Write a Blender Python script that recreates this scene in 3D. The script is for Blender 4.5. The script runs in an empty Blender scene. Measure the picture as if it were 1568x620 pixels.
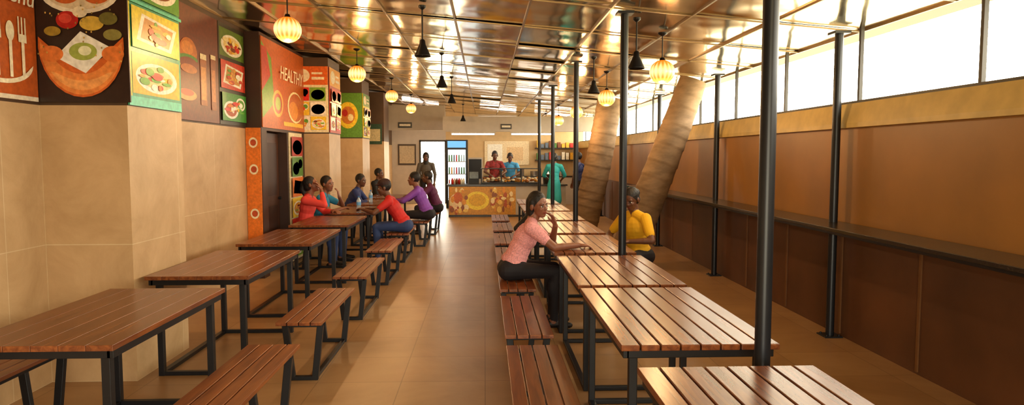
import bpy, math, random
import numpy as np
from mathutils import Vector, Matrix, Euler
random.seed(7)
scene = bpy.context.scene
scene.view_settings.view_transform = 'Standard'
scene.view_settings.look = 'None'
scene.view_settings.exposure = 0.12

def C(h):
    h = h.lstrip('#'); o = []
    for i in (0, 2, 4):
        c = int(h[i:i+2], 16)/255
        o.append(c/12.92 if c <= 0.04045 else ((c+0.055)/1.055)**2.4)
    return (o[0], o[1], o[2], 1)

# ------------------------------------------------------------ materials
def new_mat(name):
    m = bpy.data.materials.new(name); m.use_nodes = True
    nt = m.node_tree; b = nt.nodes['Principled BSDF']
    return m, nt, b

def mat(name, col, rough=0.5, metal=0.0, var=0.12, scale=6.0, bump=0.0, bscale=40, spec=None, stretch=(1, 1, 1), emis=None, estr=0):
    m, nt, b = new_mat(name)
    c = C(col) if isinstance(col, str) else col
    tc = nt.nodes.new('ShaderNodeTexCoord'); mp = nt.nodes.new('ShaderNodeMapping')
    mp.inputs['Scale'].default_value = stretch
    nt.links.new(tc.outputs['Object'], mp.inputs['Vector'])
    n = nt.nodes.new('ShaderNodeTexNoise'); n.inputs['Scale'].default_value = scale; n.inputs['Detail'].default_value = 5
    nt.links.new(mp.outputs['Vector'], n.inputs['Vector'])
    r = nt.nodes.new('ShaderNodeValToRGB')
    r.color_ramp.elements[0].position = 0.3; r.color_ramp.elements[1].position = 0.7
    r.color_ramp.elements[0].color = tuple(min(1, v*(1-var)) for v in c[:3])+(1,)
    r.color_ramp.elements[1].color = tuple(min(1, v*(1+var)) for v in c[:3])+(1,)
    nt.links.new(n.outputs['Fac'], r.inputs['Fac']); nt.links.new(r.outputs['Color'], b.inputs['Base Color'])
    b.inputs['Roughness'].default_value = rough; b.inputs['Metallic'].default_value = metal
    if spec is not None: b.inputs['Specular IOR Level'].default_value = spec
    if bump > 0:
        n2 = nt.nodes.new('ShaderNodeTexNoise'); n2.inputs['Scale'].default_value = bscale; n2.inputs['Detail'].default_value = 3
        nt.links.new(mp.outputs['Vector'], n2.inputs['Vector'])
        bp = nt.nodes.new('ShaderNodeBump'); bp.inputs['Strength'].default_value = bump; bp.inputs['Distance'].default_value = 0.01
        nt.links.new(n2.outputs['Fac'], bp.inputs['Height']); nt.links.new(bp.outputs['Normal'], b.inputs['Normal'])
    if emis:
        b.inputs['Emission Color'].default_value = C(emis); b.inputs['Emission Strength'].default_value = estr
    return m

def wood(name, c1, c2, rough=0.32):
    m, nt, b = new_mat(name)
    tc = nt.nodes.new('ShaderNodeTexCoord'); mp = nt.nodes.new('ShaderNodeMapping')
    mp.inputs['Scale'].default_value = (22, 1.6, 22)
    nt.links.new(tc.outputs['Object'], mp.inputs['Vector'])
    n = nt.nodes.new('ShaderNodeTexNoise'); n.inputs['Scale'].default_value = 1.6; n.inputs['Detail'].default_value = 7; n.inputs['Distortion'].default_value = 0.6
    nt.links.new(mp.outputs['Vector'], n.inputs['Vector'])
    r = nt.nodes.new('ShaderNodeValToRGB'); r.color_ramp.elements[0].position = 0.3; r.color_ramp.elements[1].position = 0.72
    r.color_ramp.elements[0].color = C(c1); r.color_ramp.elements[1].color = C(c2)
    nt.links.new(n.outputs['Fac'], r.inputs['Fac'])
    n3 = nt.nodes.new('ShaderNodeTexNoise'); n3.inputs['Scale'].default_value = 2.2
    nt.links.new(tc.outputs['Object'], n3.inputs['Vector'])
    mx = nt.nodes.new('ShaderNodeMix'); mx.data_type = 'RGBA'; mx.blend_type = 'MULTIPLY'; mx.inputs[0].default_value = 0.6
    r2 = nt.nodes.new('ShaderNodeValToRGB'); r2.color_ramp.elements[0].color = (.5, .45, .45, 1); r2.color_ramp.elements[1].color = (1.0, 1.0, 1.0, 1)
    nt.links.new(n3.outputs['Fac'], r2.inputs['Fac'])
    nt.links.new(r.outputs['Color'], mx.inputs[6]); nt.links.new(r2.outputs['Color'], mx.inputs[7])
    nt.links.new(mx.outputs[2], b.inputs['Base Color'])
    b.inputs['Roughness'].default_value = rough
    bp = nt.nodes.new('ShaderNodeBump'); bp.inputs['Strength'].default_value = 0.1; bp.inputs['Distance'].default_value = 0.003
    nt.links.new(n.outputs['Fac'], bp.inputs['Height']); nt.links.new(bp.outputs['Normal'], b.inputs['Normal'])
    return m

def tile_mat(name, c1, c2, cm, axes, tw, th, rough=0.45, mortar=0.006, offs=(0, 0), bumpy=0.15, vein=2.2, lo=(.78, .74, .68, 1)):
    m, nt, b = new_mat(name)
    g = nt.nodes.new('ShaderNodeNewGeometry'); sp = nt.nodes.new('ShaderNodeSeparateXYZ'); cb = nt.nodes.new('ShaderNodeCombineXYZ')
    nt.links.new(g.outputs['Position'], sp.inputs[0])
    nt.links.new(sp.outputs[axes[0]], cb.inputs[0]); nt.links.new(sp.outputs[axes[1]], cb.inputs[1])
    mp = nt.nodes.new('ShaderNodeMapping'); mp.inputs['Location'].default_value = (offs[0], offs[1], 0)
    nt.links.new(cb.outputs[0], mp.inputs['Vector'])
    br = nt.nodes.new('ShaderNodeTexBrick'); br.offset = 0; br.squash = 1
    br.inputs['Scale'].default_value = 1; br.inputs['Brick Width'].default_value = tw; br.inputs['Row Height'].default_value = th
    br.inputs['Mortar Size'].default_value = mortar; br.inputs['Mortar Smooth'].default_value = 0.3
    br.inputs['Color1'].default_value = C(c1); br.inputs['Color2'].default_value = C(c2); br.inputs['Mortar'].default_value = C(cm)
    nt.links.new(mp.outputs['Vector'], br.inputs['Vector'])
    n = nt.nodes.new('ShaderNodeTexNoise'); n.inputs['Scale'].default_value = vein; n.inputs['Detail'].default_value = 9; n.inputs['Roughness'].default_value = .66; n.inputs['Distortion'].default_value = .5
    nt.links.new(g.outputs['Position'], n.inputs['Vector'])
    r = nt.nodes.new('ShaderNodeValToRGB'); r.color_ramp.elements[0].position = .3; r.color_ramp.elements[1].position = .7
    r.color_ramp.elements[0].color = lo; r.color_ramp.elements[1].color = (1, 1, 1, 1)
    nt.links.new(n.outputs['Fac'], r.inputs['Fac'])
    mx = nt.nodes.new('ShaderNodeMix'); mx.data_type = 'RGBA'; mx.blend_type = 'MULTIPLY'; mx.inputs[0].default_value = 1
    nt.links.new(br.outputs['Color'], mx.inputs[6]); nt.links.new(r.outputs['Color'], mx.inputs[7])
    nt.links.new(mx.outputs[2], b.inputs['Base Color']); b.inputs['Roughness'].default_value = rough
    bp = nt.nodes.new('ShaderNodeBump'); bp.inputs['Strength'].default_value = bumpy; bp.inputs['Distance'].default_value = .01
    nt.links.new(n.outputs['Fac'], bp.inputs['Height']); nt.links.new(bp.outputs['Normal'], b.inputs['Normal'])
    return m

M_wood_t = wood('wood_table', '#66341a', '#99592b', .27)
M_wood_b = wood('wood_bench', '#6b3417', '#a55f2a', .32)
M_black = mat('black_steel', '#15161a', .42, .3, .1)
M_pole = mat('pole_paint', '#23262b', .35, .4, .1)
M_tileX = tile_mat('stone_tile_side', '#d4b488', '#caa87c', '#e0cba2', (1, 2), 1.15, .99, offs=(.1, 0), mortar=.004, lo=(.70, .66, .58, 1), bumpy=.3)
M_tileY = tile_mat('stone_tile_front', '#ceac80', '#c4a277', '#e0cba2', (0, 2), .62, .99, offs=(.0, 0), mortar=.004, lo=(.70, .66, .58, 1), bumpy=.3)
M_floor = tile_mat('floor_tile', '#bf9869', '#b48c5e', '#96734b', (0, 1), .6, .6, .36, .004, bumpy=.05, vein=.8, lo=(.64, .58, .5, 1))
M_upper = mat('upper_wall_brown', '#4a3420', .5)
M_rlow = mat('wall_lower_brown', '#563218', .5, var=.3, scale=1.5, bump=.1, bscale=6)
M_rup = mat('wall_upper_ochre', '#9c6b2c', .42, var=.2, scale=1.2)
M_trim = mat('trim_ochre', '#c9ae66', .45, var=.15)
M_ledge = mat('dark_granite', '#2c2620', .25, var=.3, scale=60)
M_plaster = mat('plaster_grey', '#bcb3a6', .6, var=.06)
M_kit = mat('kitchen_plaster', '#c9ac7c', .6, var=.08)
M_brown = mat('dark_brown_paint', '#3a1f12', .5)

M_ceil, nt, b = new_mat('mirror_ceiling_panel')
b.inputs['Base Color'].default_value = (.70, .60, .43, 1); b.inputs['Metallic'].default_value = 1; b.inputs['Roughness'].default_value = .13
g = nt.nodes.new('ShaderNodeNewGeometry')
n = nt.nodes.new('ShaderNodeTexNoise'); n.inputs['Scale'].default_value = 1.5; n.inputs['Detail'].default_value = 1.0
nt.links.new(g.outputs['Position'], n.inputs['Vector'])
bp = nt.nodes.new('ShaderNodeBump'); bp.inputs['Strength'].default_value = .5; bp.inputs['Distance'].default_value = .05
nt.links.new(n.outputs['Fac'], bp.inputs['Height']); nt.links.new(bp.outputs['Normal'], b.inputs['Normal'])
M_tbar = mat('ceiling_tbar', '#8a7350', .35, .6)

_pm = {}
def pmat(h):
    if h not in _pm: _pm[h] = mat('print_'+h.strip('#'), h, .38, 0, .2, 30)
    return _pm[h]

# ------------------------------------------------------------ mesh builder
class B:
    def __init__(s): s.v = []; s.f = []; s.m = []; s.sm = []; s.mats = []
    def mi(s, m):
        if m not in s.mats: s.mats.append(m)
        return s.mats.index(m)
    def add(s, vs, fs, m, smooth=False):
        o = len(s.v); s.v += [tuple(v) for v in vs]; k = s.mi(m)
        for f in fs: s.f.append(tuple(i+o for i in f)); s.m.append(k); s.sm.append(smooth)
    def box(s, lo, hi, m):
        x0, y0, z0 = lo; x1, y1, z1 = hi
        vs = [(x0, y0, z0), (x1, y0, z0), (x1, y1, z0), (x0, y1, z0), (x0, y0, z1), (x1, y0, z1), (x1, y1, z1), (x0, y1, z1)]
        s.add(vs, [(0, 3, 2, 1), (4, 5, 6, 7), (0, 1, 5, 4), (1, 2, 6, 5), (2, 3, 7, 6), (3, 0, 4, 7)], m)
    def beam(s, p1, p2, w, d, m, up=(0, 1, 0)):
        p1 = Vector(p1); p2 = Vector(p2); a = (p2-p1).normalized(); u = Vector(up)
        x = a.cross(u).normalized()*w/2; y = a.cross(x).normalized()*d/2
        vs = [p1-x-y, p1+x-y, p1+x+y, p1-x+y, p2-x-y, p2+x-y, p2+x+y, p2-x+y]
        s.add(vs, [(0, 3, 2, 1), (4, 5, 6, 7), (0, 1, 5, 4), (1, 2, 6, 5), (2, 3, 7, 6), (3, 0, 4, 7)], m)
    def tube(s, pts, rs, m, seg=16, smooth=True):
        n = len(pts); vs = []; fs = []
        ref = Vector((0, 1, 0))
        for i in range(n):
            p = Vector(pts[i]); a = (Vector(pts[min(i+1, n-1)])-Vector(pts[max(i-1, 0)])).normalized()
            r0 = ref if abs(a.dot(ref)) < .95 else Vector((1, 0, 0))
            x = a.cross(r0).normalized(); y = a.cross(x)
            for k in range(seg):
                t = 2*math.pi*k/seg; vs.append(p+(x*math.cos(t)+y*math.sin(t))*rs[i])
        for i in range(n-1):
            for k in range(seg):
                k2 = (k+1) % seg; fs.append((i*seg+k, i*seg+k2, (i+1)*seg+k2, (i+1)*seg+k))
        s.add(vs, fs, m, smooth)
        s.add(vs[:seg], [tuple(range(seg))], m); s.add(vs[-seg:], [tuple(range(seg))], m)
    def cyl(s, p1, p2, r1, r2, m, seg=16): s.tube([p1, p2], [r1, r2], m, seg)
    def lathe(s, prof, c, m, seg=24, rib=0, ribn=12):
        vs = []; fs = []; n = len(prof)
        for r, z in prof:
            for k in range(seg):
                t = 2*math.pi*k/seg; rr = r*(1+rib*math.cos(ribn*t)); vs.append((c[0]+rr*math.cos(t), c[1]+rr*math.sin(t), c[2]+z))
        for i in range(n-1):
            for k in range(seg):
                k2 = (k+1) % seg; fs.append((i*seg+k, i*seg+k2, (i+1)*seg+k2, (i+1)*seg+k))
        s.add(vs, fs, m, True)
    def ell(s, c, r, m, A=None, u=14, w=9):
        vs, fs = ell_mesh(np.array(c, float), np.array(r, float), A if A is not None else np.eye(3), u, w)
        s.add([tuple(v) for v in vs], fs, m, True)
    def obj(s, name, loc=(0, 0, 0), bevel=0, parent=None, rot=None):
        me = bpy.data.meshes.new(name); me.from_pydata(s.v, [], s.f)
        for m in s.mats: me.materials.append(m)
        me.polygons.foreach_set('material_index', s.m); me.polygons.foreach_set('use_smooth', s.sm); me.update()
        o = bpy.data.objects.new(name, me); scene.collection.objects.link(o); o.location = loc
        if rot: o.rotation_euler = rot
        if bevel:
            md = o.modifiers.new('bevel', 'BEVEL'); md.width = bevel; md.segments = 2; md.limit_method = 'ANGLE'
        if parent: o.parent = parent
        return o

def ell_mesh(c, r, A, u=14, w=9):
    vs = []; fs = []
    vs.append(c+A@(np.array([0, 0, -1.])*r))
    for j in range(1, w):
        ph = -math.pi/2+math.pi*j/w
        for i in range(u):
            t = 2*math.pi*i/u
            vs.append(c+A@(np.array([math.cos(ph)*math.cos(t), math.cos(ph)*math.sin(t), math.sin(ph)])*r))
    vs.append(c+A@(np.array([0, 0, 1.])*r)); top = len(vs)-1
    for i in range(u):
        i2 = (i+1) % u
        fs.append((0, 1+i2, 1+i)); fs.append((top, top-u+i, top-u+i2))
        for j in range(w-2): fs.append((1+j*u+i, 1+j*u+i2, 1+(j+1)*u+i2, 1+(j+1)*u+i))
    return vs, fs

def cap_mesh(p1, r1, p2, r2, n=14, m=4):
    a = p2-p1; L = np.linalg.norm(a); a = a/max(L, 1e-6)
    ref = np.array([0, 0, 1.]) if abs(a[2]) < .9 else np.array([1., 0, 0])
    x = np.cross(a, ref); x /= np.linalg.norm(x); y = np.cross(a, x)
    rings = []
    for i in range(1, m+1):
        t = -math.pi/2+i*math.pi/2/m; rings.append((p1+a*r1*math.sin(t), r1*math.cos(t)))
    for i in range(0, m):
        t = i*math.pi/2/m; rings.append((p2+a*r2*math.sin(t), r2*math.cos(t)))
    vs = [p1-a*r1]
    for c, r in rings:
        for k in range(n):
            t = 2*math.pi*k/n; vs.append(c+(x*math.cos(t)+y*math.sin(t))*r)
    vs.append(p2+a*r2); top = len(vs)-1; fs = []
    for i in range(n):
        i2 = (i+1) % n
        fs.append((0, 1+i2, 1+i)); fs.append((top, top-n+i, top-n+i2))
        for j in range(len(rings)-1): fs.append((1+j*n+i, 1+j*n+i2, 1+(j+1)*n+i2, 1+(j+1)*n+i))
    return vs, fs

def dup(o, name, loc, rot=None):
    d = bpy.data.objects.new(name, o.data); scene.collection.objects.link(d); d.location = loc
    for md in o.modifiers:
        n = d.modifiers.new(md.name, md.type)
        if md.type == 'BEVEL': n.width = md.width; n.segments = md.segments; n.limit_method = md.limit_method
    if rot: d.rotation_euler = rot
    return d

def ceilz(x): return 2.98-0.085*x
Y0, Y1 = -2.5, 23.0
XL, XR = -3.1, 3.2

# ------------------------------------------------------------ shell
b = B(); b.box((XL-.15, Y0-.15, -.1), (XR+.15, Y1+3, 0), M_floor); b.obj('floor')
b = B()
b.box((XL-.15, Y0, 0), (XL, Y1, 1.97), M_tileX); b.box((XL-.15, Y0, 1.97), (XL, Y1, 3.4), M_upper)
b.obj('wall_left')
b = B()
b.box((XR, Y0, 0), (XR+.15, Y1, 1.0), M_rlow); b.box((XR, Y0, 1.0), (XR+.15, Y1, 1.97), M_rup)
b.obj('wall_right')
M_batten = mat('batten', '#6a431e', .5)
b = B()
y = .4
while y < 22: b.box((XR-.012, y, .02), (XR, y+.025, .96), M_batten); y += 1.1
b.obj('trim_1')
b = B()
for (ya, yb) in [(Y0, Y1)]:
    vs = [(XR, ya, 1.86), (XR-.05, ya, 1.86), (XR-.05, ya, 1.9), (XR-.015, ya, 2.07), (XR+.16, ya, 2.07), (XR+.16, ya, 1.97), (XR, ya, 1.97)]
    n = len(vs); vs2 = [(v[0], yb, v[2]) for v in vs]
    b.add(vs+vs2, [tuple(range(n)), tuple(range(2*n-1, n-1, -1))]+[(i, i+n, (i+1) % n+n, (i+1) % n) for i in range(n)], M_trim)
b.obj('trim_2')
b = B(); b.box((2.82, 1.2, 1.0), (XR-.014, 13.5, 1.03), M_ledge); b.box((2.84, 1.2, .975), (2.87, 13.5, 1.0), M_black)
b.obj('wall_bar_ledge', bevel=.004)
M_frame = mat('window_frame', '#2a2620', .5)
b = B(); yy = -1.45
while yy < 22.9:
    b.box((XR+.03, yy-.015, 2.07), (XR+.06, yy+.015, ceilz(XR)+.02), M_frame); yy += 1.45
b.box((XR+.02, Y0, 2.07), (XR+.08, Y1, 2.095), M_frame)
b.obj('window_1')
b = B()
b.box((XL-.15, Y1, 0), (-2.15, Y1+.15, 3.4), M_plaster); b.box((-2.15, Y1, 2.08), (-1.3, Y1+.15, 3.4), M_plaster)
b.box((-1.3, Y1, 0), (XR+.15, Y1+.15, 3.4), M_kit); b.obj('wall_back')
b = B()
for x in (-2.19, -1.34): b.box((x, Y1-.03, 0), (x+.06, Y1+.0, 2.12), M_frame)
b.box((-2.19, Y1-.03, 2.08), (-1.28, Y1, 2.14), M_frame); b.obj('door_1')
b = B()
b.box((XL-.15, Y0-.15, 0), (-1.6, Y0, 3.4), M_tileY); b.box((1.4, Y0-.15, 0), (XR+.15, Y0, 3.4), M_tileY)
b.box((-1.6, Y0-.15, 2.3), (1.4, Y0, 3.4), M_tileY); b.obj('wall_front')  # unseen end wall; its opening is added to let in fill light
b = B()
b.add([(XL-.3, Y0-.3, ceilz(XL-.3)+.06), (XR+.45, Y0-.3, ceilz(XR+.45)+.06), (XR+.45, Y1+.3, ceilz(XR+.45)+.06), (XL-.3, Y1+.3, ceilz(XL-.3)+.06),
       (XL-.3, Y0-.3, 3.6), (XR+.45, Y0-.3, 3.6), (XR+.45, Y1+.3, 3.6), (XL-.3, Y1+.3, 3.6)],
      [(0, 1, 2, 3), (4, 7, 6, 5), (0, 4, 5, 1), (1, 5, 6, 2), (2, 6, 7, 3), (3, 7, 4, 0)], M_upper)
b.obj('roof_light_block')  # unseen slab over the panels, added to block outside light
b = B(); pw = .7; pl = 1.2
xs = [-3.1+pw*i for i in range(10)]; xs[-1] = 3.3
ys = []; y = Y0
while y < Y1: ys.append(y); y += pl
ys.append(Y1)
for i in range(len(xs)-1):
    for j in range(len(ys)-1):
        x0, x1, ya, yb = xs[i], xs[i+1], ys[j], ys[j+1]
        tx = random.gauss(0, .007); ty = random.gauss(0, .011); z0 = ceilz((x0+x1)/2)+.014; sl = -.085
        def zz(x, y): return z0+(x-(x0+x1)/2)*(sl+tx)+(y-(ya+yb)/2)*ty
        b.add([(x0, ya, zz(x0, ya)), (x0, yb, zz(x0, yb)), (x1, yb, zz(x1, yb)), (x1, ya, zz(x1, ya))], [(0, 1, 2, 3)], M_ceil)
for x in xs:
    z = ceilz(x); b.box((x-.009, Y0, z-.006), (x+.009, Y1, z+.03), M_tbar)
for y in ys:
    b.beam((XL, y, ceilz(XL)), (XR+.1, y, ceilz(XR+.1)), .018, .012, M_tbar, up=(0, 0, 1))
b.obj('ceiling')

def pilaster(y0, y1, x1=-2.5, rname='wall_pilaster'):
    b = B(); ly = y1-y0; lx = x1-XL
    b.box((0, 0, 0), (lx, ly, 1.97), M_tileX); b.box((0, 0, 1.97), (lx, ly, ceilz(x1)-.01), M_upper)
    b.box((0, -.004, 0), (lx, 0, 1.97), M_tileY)
    return b.obj(rname, (XL, y0, 0))
for y in (1.85, 4.9, 11.1, 14.1, 17.1): pilaster(y, y+.85)
b = B(); zc = ceilz(-2.9)-.01
b.box((0, 0, 0), (.2, .22, zc), M_brown); b.box((0, 1.15, 0), (.2, 2.1, zc), M_brown); b.box((0, .22, 1.95), (.2, 1.15, zc), M_brown)
b.box((0, .22, 0), (.03, 1.15, 1.95), M_brown)
b.obj('wall_door_section', (XL, 9.0, 0))
b = B(); b.box((0, 0, 0), (.035, .9, 1.93), mat('door_panel', '#4a2a18', .4)); b.box((.035, .1, .15), (.042, .8, .9), M_brown); b.box((.035, .1, 1.05), (.042, .8, 1.8), M_brown)
b.cyl((.05, .82, 1.0), (.09, .82, 1.0), .02, .02, M_black); b.obj('door_2', (XL+.035, 9.235, 0))

# ------------------------------------------------------------ posters
def poster(name, org, U, V, W, H, bg, shapes, texts=()):
    U = Vector(U); V = Vector(V); N = U.cross(V).normalized(); b = B()
    org = Vector(org)+N*.003
    def P(u, v, k): return U*(min(max(u, 0), 1)*W)+V*(min(max(v, 0), 1)*H)+N*(.012+.0008*k)
    c0 = [U*0, U*W, U*W+V*H, V*H]
    b.add(c0+[c+N*.012 for c in c0], [(4, 5, 6, 7), (0, 1, 5, 4), (1, 2, 6, 5), (2, 3, 7, 6), (3, 0, 4, 7)], pmat(bg))
    for k, s in enumerate(shapes):
        k = 1+min(k, 60)*.5
        if s[0] == 'r': _, u, v, w, h, c = s; pts = [P(u, v, k), P(u+w, v, k), P(u+w, v+h, k), P(u, v+h, k)]
        elif s[0] == 'e':
            _, u, v, ru, rv, c = s; pts = [P(u+ru*math.cos(t*math.pi/12), v+rv*math.sin(t*math.pi/12), k) for t in range(24)]
        elif s[0] == 'a':
            _, u, v, ru, rv, a0, a1, th, c = s; n = 16; pts = []
            for t in range(n+1): a = math.radians(a0+(a1-a0)*t/n); pts.append(P(u+ru*math.cos(a), v+rv*math.sin(a), k))
            for t in range(n, -1, -1):
                a = math.radians(a0+(a1-a0)*t/n); q = 1-th*math.sin(math.pi*t/n)**.5; pts.append(P(u+ru*q*math.cos(a), v+rv*q*math.sin(a), k))
            m = len(pts); fs = [(i, i+1, m-2-i, m-1-i) for i in range(n)]
            b.add(pts, fs, pmat(c)); continue
        else: _, pp, c = s; pts = [P(u, v, k) for u, v in pp]
        b.add(pts, [tuple(range(len(pts)))], pmat(c))
    o = b.obj(name, org)
    for (txt, u, v, size, col) in texts:
        cu = bpy.data.curves.new('lettering', 'FONT'); cu.body = txt; cu.size = size; cu.extrude = .001; cu.shear = .2
        t = bpy.data.objects.new('lettering', cu); scene.collection.objects.link(t)
        me = bpy.data.meshes.new_from_object(t); bpy.data.objects.remove(t)
        me.materials.clear(); me.materials.append(pmat(col))
        t = bpy.data.objects.new('lettering', me); scene.collection.objects.link(t); t.parent = o
        R = Matrix((U, V, N)).transposed().to_4x4(); R.translation = P(u, v, 30); t.matrix_local = R
    return o

FOOD = ['#e07d1c', '#c23a18', '#f0b92c', '#7d3c17', '#62a82b', '#f4dea0', '#d62a1c', '#f3ecd8', '#d9962c']
def food(u, v, w, h, bg, seed):
    r = random.Random(seed); s = [('r', u, v, w, h, bg)]
    kind = seed % 3
    if kind == 0:
        s.append(('e', u+w*.5, v+h*.45, w*.44, h*.38, '#f2ead8')); s.append(('e', u+w*.5, v+h*.46, w*.35, h*.29, r.choice(['#e8cf8a', '#8c4a1c', '#d98a2a'])))
    elif kind == 1:
        s.append(('p', [(u+w*.08, v+h*.2), (u+w*.8, v+h*.1), (u+w*.94, v+h*.75), (u+w*.2, v+h*.88)], '#f2ead8'))
        s.append(('p', [(u+w*.16, v+h*.27), (u+w*.75, v+h*.19), (u+w*.86, v+h*.69), (u+w*.25, v+h*.8)], '#c98a3a'))
    else:
        s.append(('e', u+w*.35, v+h*.4, w*.3, h*.32, '#f2ead8')); s.append(('e', u+w*.35, v+h*.4, w*.23, h*.24, '#b0501c'))
        s.append(('e', u+w*.75, v+h*.65, w*.2, h*.24, '#f2ead8')); s.append(('e', u+w*.75, v+h*.65, w*.15, h*.17, '#5f9a2b'))
    for i in range(18):
        a = r.uniform(0, 6.28); q = r.uniform(0, 1)**.6
        s.append(('e', u+w*(.5+.33*q*math.cos(a)), v+h*(.46+.26*q*math.sin(a)), w*r.uniform(.03, .13), h*r.uniform(.03, .10), r.choice(FOOD)))
    return s
Xd = (1, 0, 0); Yd = (0, 1, 0); Zd = (0, 0, 1)
cut = [('r', .0, .0, 1, .025, '#e8dcc0')]
for i, u in enumerate([.52, .61, .70, .79, .88]):
    cut += [('r', u, .12, .022, .22, '#f4e6c4')]
    if i % 2: cut += [('e', u+.011, .37, .03, .055, '#f4e6c4')]
    else: cut += [('r', u-.022+j*.024, .36, .01, .1, '#f4e6c4') for j in range(3)]+[('r', u-.022, .32, .06, .045, '#f4e6c4')]
cut += [('a', .72, .2, .24, .12, 180, 360, .2, '#f4e6c4')]
poster('menu_poster', (XL, 3.55, 1.99), Yd, Zd, 1.32, 1.19, '#b9561c', cut, [('ches', .70, .66, .17, '#f7efd8'), ('Menu', .68, .53, .17, '#f7efd8')])
sp_ = []
for i in range(40):
    r = random.Random(i); sp_.append(('e', r.uniform(.04, .96), r.uniform(.25, .68), .008, .006, r.choice(['#a38a4a', '#8a7a40', '#d9b25a'])))
sh = sp_[:10]+[('e', .5, .68, .42, .13, '#efe3cf'), ('e', .5, .68, .36, .105, '#d9c7a8'), ('e', .35, .69, .17, .08, '#c7622a'), ('e', .34, .705, .14, .055, '#dd8040'), ('e', .35, .70, .08, .03, '#8e3a18'), ('e', .68, .69, .17, .08, '#c7622a'), ('e', .67, .705, .14, .055, '#dd8040'), ('e', .68, .70, .08, .03, '#8e3a18'),
      ('e', .36, .51, .12, .055, '#b3201a'), ('e', .34, .52, .07, .03, '#d8483a'), ('e', .62, .49, .13, .045, '#d6b44a'), ('e', .5, .56, .08, .035, '#e9dcc0'), ('e', .80, .52, .10, .04, '#6e6a32'), ('e', .84, .42, .10, .035, '#8b8445'), ('e', .2, .44, .09, .03, '#a3862e'),
      ('a', .5, .36, .46, .33, 172, 368, .62, '#cf6426'), ('a', .5, .355, .44, .31, 176, 364, .42, '#e58a42'), ('a', .5, .345, .41, .27, 215, 325, .22, '#f0a35c'),
      ('p', [(.22, .28), (.5, .44), (.82, .34), (.54, .18)], '#f1efe2'), ('e', .52, .315, .15, .055, '#9fb050'), ('e', .54, .32, .07, .03, '#e8f0c8'),
      ('e', .18, .30, .13, .05, '#e07c38'), ('e', .84, .30, .12, .05, '#e07c38')]+sp_[10:]
poster('food_poster', (-3.095, 4.892, 1.99), Xd, Zd, .63, 1.1, '#2a1a12', sh)
sh = [('r', 0, 0, 1, .06, '#5fc9a8'), ('r', 0, .06, .05, .94, '#e9d23a')]
sh += food(.06, .08, .9, .26, '#e8b01e', 3)+food(.06, .37, .9, .26, '#dfcb27', 4)+[('r', 0, .645, 1, .02, '#5fc9a8')]+food(.06, .68, .9, .3, '#5c9a34', 9)
poster('food_poster', (-2.498, 4.9, 1.975), Yd, Zd, .82, 1.12, '#3f9a74', sh)
sh = [('r', .55, 0, .45, 1, '#6b2e18'), ('e', .42, .62, .16, .18, '#c0702a'), ('e', .40, .66, .10, .10, '#d68a3e'), ('e', .42, .55, .17, .06, '#4c8a2c'), ('e', .42, .5, .17, .07, '#8d3918'), ('e', .42, .47, .16, .04, '#e0b02c'), ('e', .42, .42, .15, .07, '#b86a30'),
      ('e', .66, .6, .09, .12, '#c0702a'), ('e', .65, .63, .06, .06, '#d68a3e'), ('e', .66, .54, .095, .035, '#4c8a2c'), ('e', .66, .5, .095, .05, '#7d3115'), ('e', .66, .45, .085, .04, '#b86a30'),
      ('r', .78, .15, .07, .45, '#a05a28'), ('r', .79, .2, .05, .3, '#d08a3c'), ('r', .78, .57, .07, .05, '#ecdcb4'), ('r', .90, .12, .06, .5, '#8e4820'), ('r', .91, .2, .04, .3, '#c07030'), ('r', .90, .6, .06, .04, '#ecdcb4'), ('e', .63, .22, .1, .05, '#d09a5a'), ('e', .63, .24, .07, .03, '#c23a18')]
poster('burger_poster', (XL, 5.76, 1.99), Yd, Zd, 2.34, 1.19, '#6a4024', sh)
sh = food(.04, .68, .92, .28, '#5d7a22', 21)+food(.04, .36, .92, .28, '#c8381a', 22)+food(.04, .04, .92, .28, '#3e8a2c', 23)
poster('food_poster', (XL, 8.12, 1.99), Yd, Zd, .86, 1.19, '#2e2a16', sh)
sh = []
for v in (.12, .42, .72, .9): sh += [('e', .5, v, .3, .035, '#f3e3bd'), ('e', .5, v, .2, .022, '#b5451a')]
poster('orange_banner', (-3.095, 8.992, .05), Xd, Zd, .19, 1.93, '#e0761f', sh)
sh = [('p', [(0, .1), (.25, .3), (.2, .8), (0, .95)], '#6b9a2a'), ('p', [(0, .4), (.18, .6), (.1, .9), (0, .9)], '#b8341a'), ('e', .33, .3, .12, .16, '#daa84a'), ('e', .33, .3, .09, .12, '#a83a1c'), ('e', .33, .3, .06, .08, '#8aa02a'), ('e', .7, .25, .12, .12, '#d9852a'), ('r', .45, .05, .5, .05, '#e7b02c'), ('a', .75, .3, .2, .2, 30, 330, .15, '#f0d9a0')]
poster('mural_panel', (-2.9, 9.02, 1.99), Yd, Zd, 2.06, 1.18, '#b85a1f', sh, [('HEALTHY', .35, .6, .27, '#f4e8cc')])
sh = []
cols = ['#7aa62e', '#c8281c', '#e8c22c', '#d66a1c', '#3f7a2a', '#a51f1a']
for i in range(6): sh += food(.08, .02+i*.16, .84, .15, cols[i], 40+i)
poster('food_strip_poster', (-2.9, 10.2, .03), Yd, Zd, .7, 1.93, '#d8c9a0', sh)
def grid(seed, n=3, m=2, top='#d8641c'):
    s = [('r', 0, .72, 1, .28, top), ('e', .3, .86, .2, .1, '#f4e6c4'), ('r', .55, .8, .35, .04, '#f4e6c4'), ('r', .55, .88, .3, .03, '#f4e6c4')]; r = random.Random(seed)
    for i in range(n):
        for j in range(m): s += food(.05+j*.46, .04+i*.22, .43, .2, r.choice(['#d8281c', '#3a2a1c', '#e8c22c', '#7aa62e', '#efe6d0']), seed*10+i*3+j)
    return s
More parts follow.
